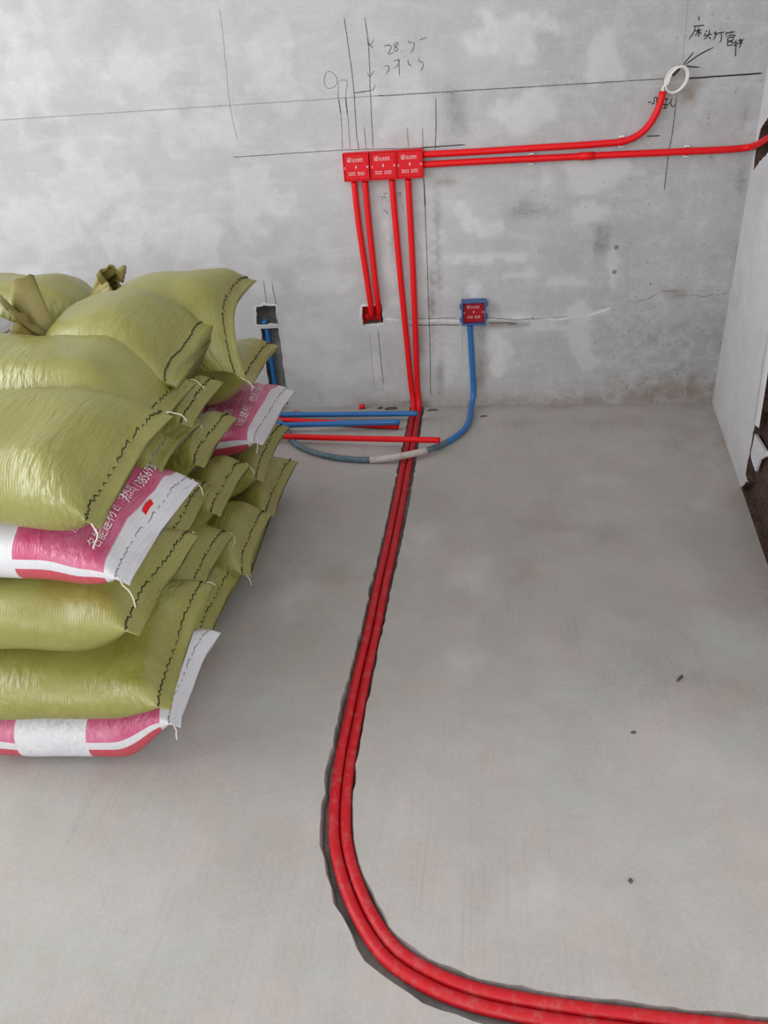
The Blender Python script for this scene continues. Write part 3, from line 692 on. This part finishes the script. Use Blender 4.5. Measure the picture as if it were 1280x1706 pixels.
# white wires coiled at the end of the upper conduit
w0 = on_wall(1105, 152, RO); wc = on_wall(1128, 133, .012)
def coil(ph, rx, rz, turns, y0, tail):
    P = [w0+Vector((ph*.004, 0, -.01)), w0+Vector((ph*.003-.001, -.001, .012))]
    for k in range(int(turns*14)+1):
        a = math.pi*1.02-2*math.pi*k/14; P.append(Vector((wc.x+rx*math.cos(a)+.004*math.sin(a*.5+ph), -y0-.004*math.sin(k*.4+ph), wc.z+rz*math.sin(a)+.006*math.cos(a))))
    P += tail; return P
wl = empty('wire_coil', (w0.x, w0.y, w0.z), 'coil of white wires looped at the upturned conduit end', 'wire')
for k, (ph, rx, rz, tn, y0) in enumerate(((.6, .031, .035, 1.35, .012), (-.6, .027, .031, 1.6, .017), (.1, .029, .033, 1.05, .022))):
    tube('wire', catmull(coil(ph, rx, rz, tn, y0, []), .006), .0024, M['white_wire'], wl, n=8)
a = [Vector((wc.x+.029*math.cos(t), -.020, wc.z+.034*math.sin(t))) for t in (1.35, 1.6, 1.85, 2.1, 2.35)]
tube('black_tape', catmull([on_wall(1121, 126, .026), on_wall(1126, 121, .027), on_wall(1132, 114.5, .024)], .004), .0042, M['black'], wl, n=8)

# ------------------------------------------------------------------ sandbags
def make_bag(label, back, front, L, T, kind='olive', yaw=0, tilt=0, dz=0.0, seed=0, near='sewn', far='sewn', group='filled bags in the stack', text=False, stitch='dark', tails=(1, 1), sag=0, drop=0.0, zc=None, curl=0):
    """back / front: the two ends of the sewn seam in the room; the bag runs away from it"""
    W = (back-front).length; O = (back+front)/2; ey = (back-front).normalized()
    ex0 = Vector((-ey.y, ey.x, 0)).normalized()                    # horizontal, to the left of front -> back
    ex = Matrix.Rotation(yaw, 3, 'Z') @ ex0; ex = (ex+Vector((0, 0, tilt))).normalized()
    ex = (ex-ey*ex.dot(ey)*.0).normalized(); ez = ey.cross(ex).normalized()
    lip = .018; sd = seed*3.71
    if zc is not None: dz = zc-O.z
    def body(x):
        e = max(0, min(1, (x-lip)/.105)); rise = (1-(1-e)**2.2)**.60
        e2 = max(0, min(1, (L-x)/.15)); fall = (1-(1-e2)**2.4)**.62
        if near == 'tied': e = max(0, min(1, x/.16)); rise = (1-(1-e)**2)**.6
        h = .0035+(T/2-.0035)*rise*fall; b = W/2*(1-.06*sstep(x, 0, .16))*(1-.10*(1-e2)**2)
        if near == 'tied': b = .024+(W/2*.9-.024)*rise; h = max(h, .022)
        if far == 'tied': b = .024+(b-.024)*fall; h = max(h, .022)
        return b, h, rise*fall
    def S(x, phi):
        b, h, rs = body(x); sn, cs = math.sin(phi), math.cos(phi)
        pw = .75 if rs > .5 else .75+.25*(1-rs/.5)
        y = b*math.copysign(abs(sn)**pw, sn); z = h*math.copysign(abs(cs)**(.85 if cs > 0 else .75), cs)
        if cs < 0: z *= .93
        n = noise.noise(Vector((x*6.5, y*7+sd, sd)))*.014*rs + noise.noise(Vector((x*15, y*15, sd+z*9)))*.0045*rs
        yy = y/(W/2)
        pl = .0042*math.exp(-((x-.055)/.035)**2)*math.sin(y*75+4*noise.noise(Vector((y*9, sd, x*8)))) * (1 if cs > -.2 else 0)
        z += n*(1 if cs > 0 else .4)+pl
        xo = x
        if near == 'sewn':
            k = math.exp(-max(0, x)/.06); xo = x-.006*k*abs(yy)**4+.010*k*(1-yy*yy)+.006*k*noise.noise(Vector((y*8, sd, 5)))
            z += k*(.012*noise.noise(Vector((y*6, sd, 1)))-.010*(1-abs(yy)))-drop*k-.010*max(0, 1-x/.02)
        if curl:
            t = max(0, -yy+.15); q = curl*(.25+.75*math.exp(-x/.07)); z -= q*t*t; y += .45*q*t*t
        up = dz*sstep(x, .01, .14)-sag*(max(0, x-.12))**2*4
        return O+ex*xo+ey*y+ez*z+Vector((0, 0, up))
    NU, NV = 40, 40; V, Fc, uv = [], [], []
    xs = [0, .006, .013, .020, .026, .034]+[.045+(L-.045)*((k/(NU-1))) for k in range(NU)]
    for x in xs:
        for j in range(NV):
            phi = -math.pi+2*math.pi*j/NV; V.append(S(x, phi)); uv.append((x, phi, L-x))
    for i in range(len(xs)-1):
        for j in range(NV): Fc.append((i*NV+j, i*NV+(j+1) % NV, (i+1)*NV+(j+1) % NV, (i+1)*NV+j))
    Fc.append(tuple(range(NV))[::-1]); s = (len(xs)-1)*NV; Fc.append(tuple(s+j for j in range(NV)))
    root = empty('sandbag', O, label, 'sandbag', group)
    mat = M[{'olive': 'olive', 'white': 'white_bag', 'plain': 'plain_bag'}[kind]]
    b = obj('sack', V, Fc, mat, None); child_to(b, root)
    at = b.data.attributes.new('buv', 'FLOAT_VECTOR', 'POINT'); at.data.foreach_set('vector', [c for q in uv for c in q])
    if near == 'sewn':
        th = M['dark_thread'] if stitch == 'dark' else M['thread'] if stitch == 'cream' else M['recess']
        P = []
        for k in range(46):                              # running stitch along the seam
            ph = -1.50+3.0*k/45; P.append(S(.019+.0007*(-1)**k+.002*noise.noise(Vector((k*.5, sd, 2))), ph)+ez*.0016)
        tube('stitching', P, .0015 if kind == 'olive' else .0008, th, b, n=5)
        rr = random.Random(seed)
        for sg, on in ((1, tails[0]), (-1, tails[1])):
            if not on: continue
            p = S(.012, sg*1.5)+ez*.002; Q = [p]; d = (ey*sg*.7-ex*.6+Vector((rr.uniform(-.4, .4), rr.uniform(-.4, .4), -.25))).normalized()
            for k in range(5):
                d = (d+Vector((rr.uniform(-.5, .5), rr.uniform(-.5, .5), rr.uniform(-.75, .1)))).normalized(); Q.append(Q[-1]+d*.006*on)
            tube('thread_tail', catmull(Q, .004), .0013, M['thread'], root, n=5)
    for end, typ in (('near', near), ('far', far)):
        if typ != 'tied': continue
        c = S(0 if end == 'near' else L, 0).lerp(S(0 if end == 'near' else L, math.pi-.001), .5); dr = -ex if end == 'near' else ex
        V2, F2 = [], []; n, m = 64, 12
        for i in range(m):
            t = i/(m-1); cc = c+(dr*(-.012+.055*t)+ez*(.062*t*t) if end == 'far' else dr*(-.012+.085*math.sin(t*1.9))+ez*(.062*math.sin(t*2.3)-.02*t))
            for j in range(n):
                a = 2*math.pi*j/n; rad = .021-.012*math.sin(min(1, t*4)*math.pi)*.6+(.028 if end == 'far' else .034)*t**1.2
                fold = 1+.62*t**.7*math.sin(5*a+seed)*(1 if end == 'far' else .5)+.22*t*math.sin(11*a+2*seed); V2.append(cc+ey*(rad*fold*1.15*math.cos(a))+ez*(rad*fold*math.sin(a))+dr*(.02*t*math.sin(3*a+seed)))
        for i in range(m-1):
            for j in range(n): F2.append((i*n+j, i*n+(j+1) % n, (i+1)*n+(j+1) % n, (i+1)*n+j))
        f = obj('tied_mouth', V2, F2, M['mouth'], None); child_to(f, root); so = f.modifiers.new('cloth', 'SOLIDIFY'); so.thickness = .0018
        tube('tie_string', [c+dr*.006+ey*(.017*math.cos(2*math.pi*k/16))+ez*(.017*math.sin(2*math.pi*k/16)) for k in range(17)], .0028, M['thread'], root, n=6)
    if text:
        rows = [(.150, '合肥', .026, .07), (.103, '服务', .026, .06), (.060, '名能建材合作热线 13856930', .0235, .040)]
        for xr, body_t, size, start in rows:
            ph = [-1.45+2.9*k/120 for k in range(121)]; pts = [S(xr, a) for a in ph]; cum = [0]
            for k in range(120): cum.append(cum[-1]+(pts[k+1]-pts[k]).length)
            tv, tf = text_geo(body_t, size); out = []
            scale = min(1, (cum[-1]-start-.01)/max(.001, max(v[0] for v in tv)))
            for x, y, _ in tv:
                w = start+x*scale; k = 0
                while k < 119 and cum[k+1] < w: k += 1
                f = (w-cum[k])/max(1e-6, cum[k+1]-cum[k]); a = ph[k]+(ph[k+1]-ph[k])*min(1, f); xx = xr+y-size*.35
                p = S(xx, a); q = (S(xx+.002, a)-p).cross(S(xx, a+.02)-p).normalized()
                if q.dot(ez) < 0: q = -q
                if abs(a) > .9 and q.dot(p-(O+ex*xx)) < 0: q = -q
                out.append(p+q*.0026)
            obj('lettering', out, tf, M['bag_print'], b, smooth=False)
        if text == 'tag':
            c = S(.030, -.25); q = S(.030, .05); V4 = []
            for k in range(7):
                a = .0+.15*k/6
                for xx in (.024, .030): p = S(xx, a); V4.append(p+ez*.002)
            g4 = obj('red_tag', V4, [(2*k, 2*k+1, 2*k+3, 2*k+2) for k in range(6)], M['red_box'], b)
    return root

X = on_x
def fr(b, w, dzf=0, dx=0): return Vector((b.x+dx, b.y-w, b.z+dzf))
PI = math.pi
# front column, floor upwards
make_bag('white and pink printed bag on the floor at the front of the stack', X(362, 1046, -.545), X(297, 1208, -.535), .50, .13, 'white', zc=.066, seed=1, text=True, stitch='grey', tails=(0, 1))
make_bag('olive sandbag lying directly on the lowest pink printed bag', X(350, 970, -.555), X(281, 1180, -.53), .52, .13, seed=2, zc=.203, tails=(1, 0))
make_bag('olive sandbag directly beneath the front white and pink printed bag', X(327, 884, -.56), X(224, 1052, -.55), .52, .135, seed=3, zc=.342, tails=(1, 0))
make_bag('white and pink printed bag with red tag, beneath the nearest top bag', X(326, 796, -.555), X(206, 964, -.55), .52, .125, 'white', seed=4, yaw=-.05, zc=.470, text='tag', stitch='grey', tails=(1.6, 1.8))
make_bag('olive sandbag topping the front column, nearest the camera', X(280, 688, -.56), X(160, 872, -.55), .52, .155, seed=5, yaw=-.17, zc=.600, tails=(1.5, 1.5))
# second column
b = X(398, 945, -.585); make_bag('olive sandbag on the floor beside the lowest pink printed bag', b, fr(b, .27, -.01), .50, .135, seed=6, zc=.068, tails=(1, 0))
b = X(385, 885, -.59); make_bag('olive sandbag second from the floor, right behind the front column', b, fr(b, .25, .0), .50, .13, seed=7, zc=.20, tails=(1.6, 0), stitch='dark')
b = X(355, 808, -.605); make_bag('olive sandbag peeking out right of the tagged pink printed bag', b, fr(b, .24, -.005), .50, .125, seed=8, zc=.33, tails=(1, 0))
b = X(328, 694, -.60); make_bag('olive sandbag just right of the nearest top bag, cream thread at corner', b, fr(b, .24, -.01), .50, .12, seed=9, zc=.46, stitch='olive', tails=(1.2, 0))
b = X(322, 630, -.59); make_bag('olive sandbag on top of second column, directly behind the nearest top bag', b, fr(b, .27, -.01), .54, .16, seed=10, yaw=-.10, zc=.632, tails=(1.2, 0))
# third column
b = X(450, 850, -.565); make_bag('olive sandbag on the floor in third column, seam facing the bare floor', b, fr(b, .27, -.015, .01), .50, .17, seed=11, zc=.086, tails=(0, 1))
b = X(413, 770, -.575); make_bag('olive sandbag of third column, second from the floor, thread at corner', b, fr(b, .25, .0), .50, .14, seed=12, zc=.245, tails=(1.3, 0))
b = X(392, 690, -.58); make_bag('olive sandbag with long dark stitched seam below left of the rear pink bag', b, fr(b, .26, .0), .50, .125, seed=13, zc=.385, tails=(0, 0))
b = X(370, 634, -.575); make_bag('olive sandbag beneath the tied bag of third column', b, fr(b, .23, .0), .50, .105, seed=14, zc=.503, tails=(0, 0))
b = X(356, 540, -.60); make_bag('olive sandbag on third column with its tied mouth at left end', b, fr(b, .28, -.035), .31, .17, seed=15, zc=.665, far='tied', tails=(1, 0))
# rear column
b = X(493, 766, -.56); make_bag('olive sandbag on the floor at the rear, nearest the loose conduits', b, fr(b, .31, -.01, .0), .50, .135, seed=16, zc=.068, tails=(0, 0))
b = X(478, 706, -.56); make_bag('brownish olive sandbag beneath the rear white and pink bag', b, fr(b, .30, -.02), .50, .125, seed=17, zc=.195, tails=(0, 0))
make_bag('white and pink printed bag in the rear column, beside the wall chase', X(489, 648, -.545), X(434, 738, -.55), .50, .13, 'white', seed=18, zc=.318, text=True, stitch='grey', tails=(0, 1))
b = X(462, 570, -.56); make_bag('olive sandbag resting on the rear pink bag, pointed corner by the chase', b, fr(b, .28, .0), .50, .125, seed=19, zc=.450, tails=(0, 1))
b = X(423, 462, -.56); make_bag('olive sandbag draped on top of rear column, highest pointed corner', b, fr(b, .32, -.03), .36, .17, seed=20, zc=.668, tilt=-.1, tails=(0, 1.4), curl=.12)
# a second row to the left, mostly hidden behind the first
def left_bag(label, y0, w, x, zc, T, kind='olive', seed=30, **kw):
    z = zc; make_bag(label, Vector((x, y0, z)), Vector((x, y0-w, z)), kw.pop('L', .46), T, kind, zc=zc, seed=seed, group='bags of the hidden left row', tails=(0, 0), **kw)
lv = ('lowest', 'second', 'third', 'fourth')
for k in range(4): left_bag('olive sandbag of the far left rear stack, %s from the floor' % lv[k], -.70, .30, -1.12, .068+.13*k, .135, seed=30+k)
left_bag('olive sandbag at the back, its brown tied mouth sticking up at right', -.70, .30, -.985, .640, .15, seed=36, near='tied', L=.44)
for k in range(4): left_bag('olive sandbag of the far left middle stack, %s from the floor' % lv[k], -1.04, .30, -1.14, .068+.13*k, .135, seed=40+k)
left_bag('pale bag at the left picture edge behind the ruffled bag mouth', -1.02, .30, -1.06, .635, .15, 'plain', seed=46)

# ------------------------------------------------------------------ bits on the floor
def chip(px, py, l, w, h, ang, label, mat=M['chip'], name='debris_chip', cat='debris', z=0, grp='small crumbs on the floor'):
    c = on_floor(px, py); V = []; R = random.Random(px)
    for zz in (0, 1):
        for k in range(7):
            a = 2*PI*k/7; s = (1 if zz == 0 else .7)*R.uniform(.75, 1.1); x, y = l/2*s*math.cos(a), w/2*s*math.sin(a)
            V.append((x*math.cos(ang)-y*math.sin(ang), x*math.sin(ang)+y*math.cos(ang), zz*h*R.uniform(.7, 1)))
    o = obj(name, V, [tuple(range(6, -1, -1)), tuple(range(7, 14))]+[(k, (k+1) % 7, 7+(k+1) % 7, 7+k) for k in range(7)], mat, None, smooth=False, label=label, cat=cat, group=grp)
    o.location = (c.x, c.y, z); return o
chip(1133, 1131, .030, .007, .005, .9, 'thin dark sliver lying on the open floor')
chip(1056, 1221, .011, .008, .004, .3, 'dark crumb on open floor, midway toward the camera')
chip(1051, 1468, .010, .008, .004, 1.2, 'dark crumb on open floor, closest to the camera')
chip(652, 682, .060, .016, .010, .1, 'dark mortar crumb at wall foot, left of the dropping conduits')
chip(634, 681, .026, .012, .008, .5, 'small dark mortar crumb at wall foot beside a larger one')
a, b = on_floor(598, 680, .009), on_floor(607, 679.5, .009)
a.y = b.y = -.02
chip(720, 684, .05, .010, .006, .1, 'dark sliver at wall foot, just right of the dropping conduits')
chip(806, 694, .03, .008, .005, .3, 'dark sliver on the floor right of the blue conduit bend')
tube('conduit_offcut', [a, (a+b)/2, b], .0085, M['red'], n=12, hollow=False, label='short red conduit offcut lying at the wall foot', cat='offcut')
c = on_floor(492, 684, .003); tube('plastic_ring', [Vector((c.x+.012*math.cos(k*PI/8), min(c.y, -.02)+.008*math.sin(k*PI/8), .0026)) for k in range(17)], .002, M['pink_bit'], n=6, label='small pink plastic ring lying at the wall foot', cat='ring')
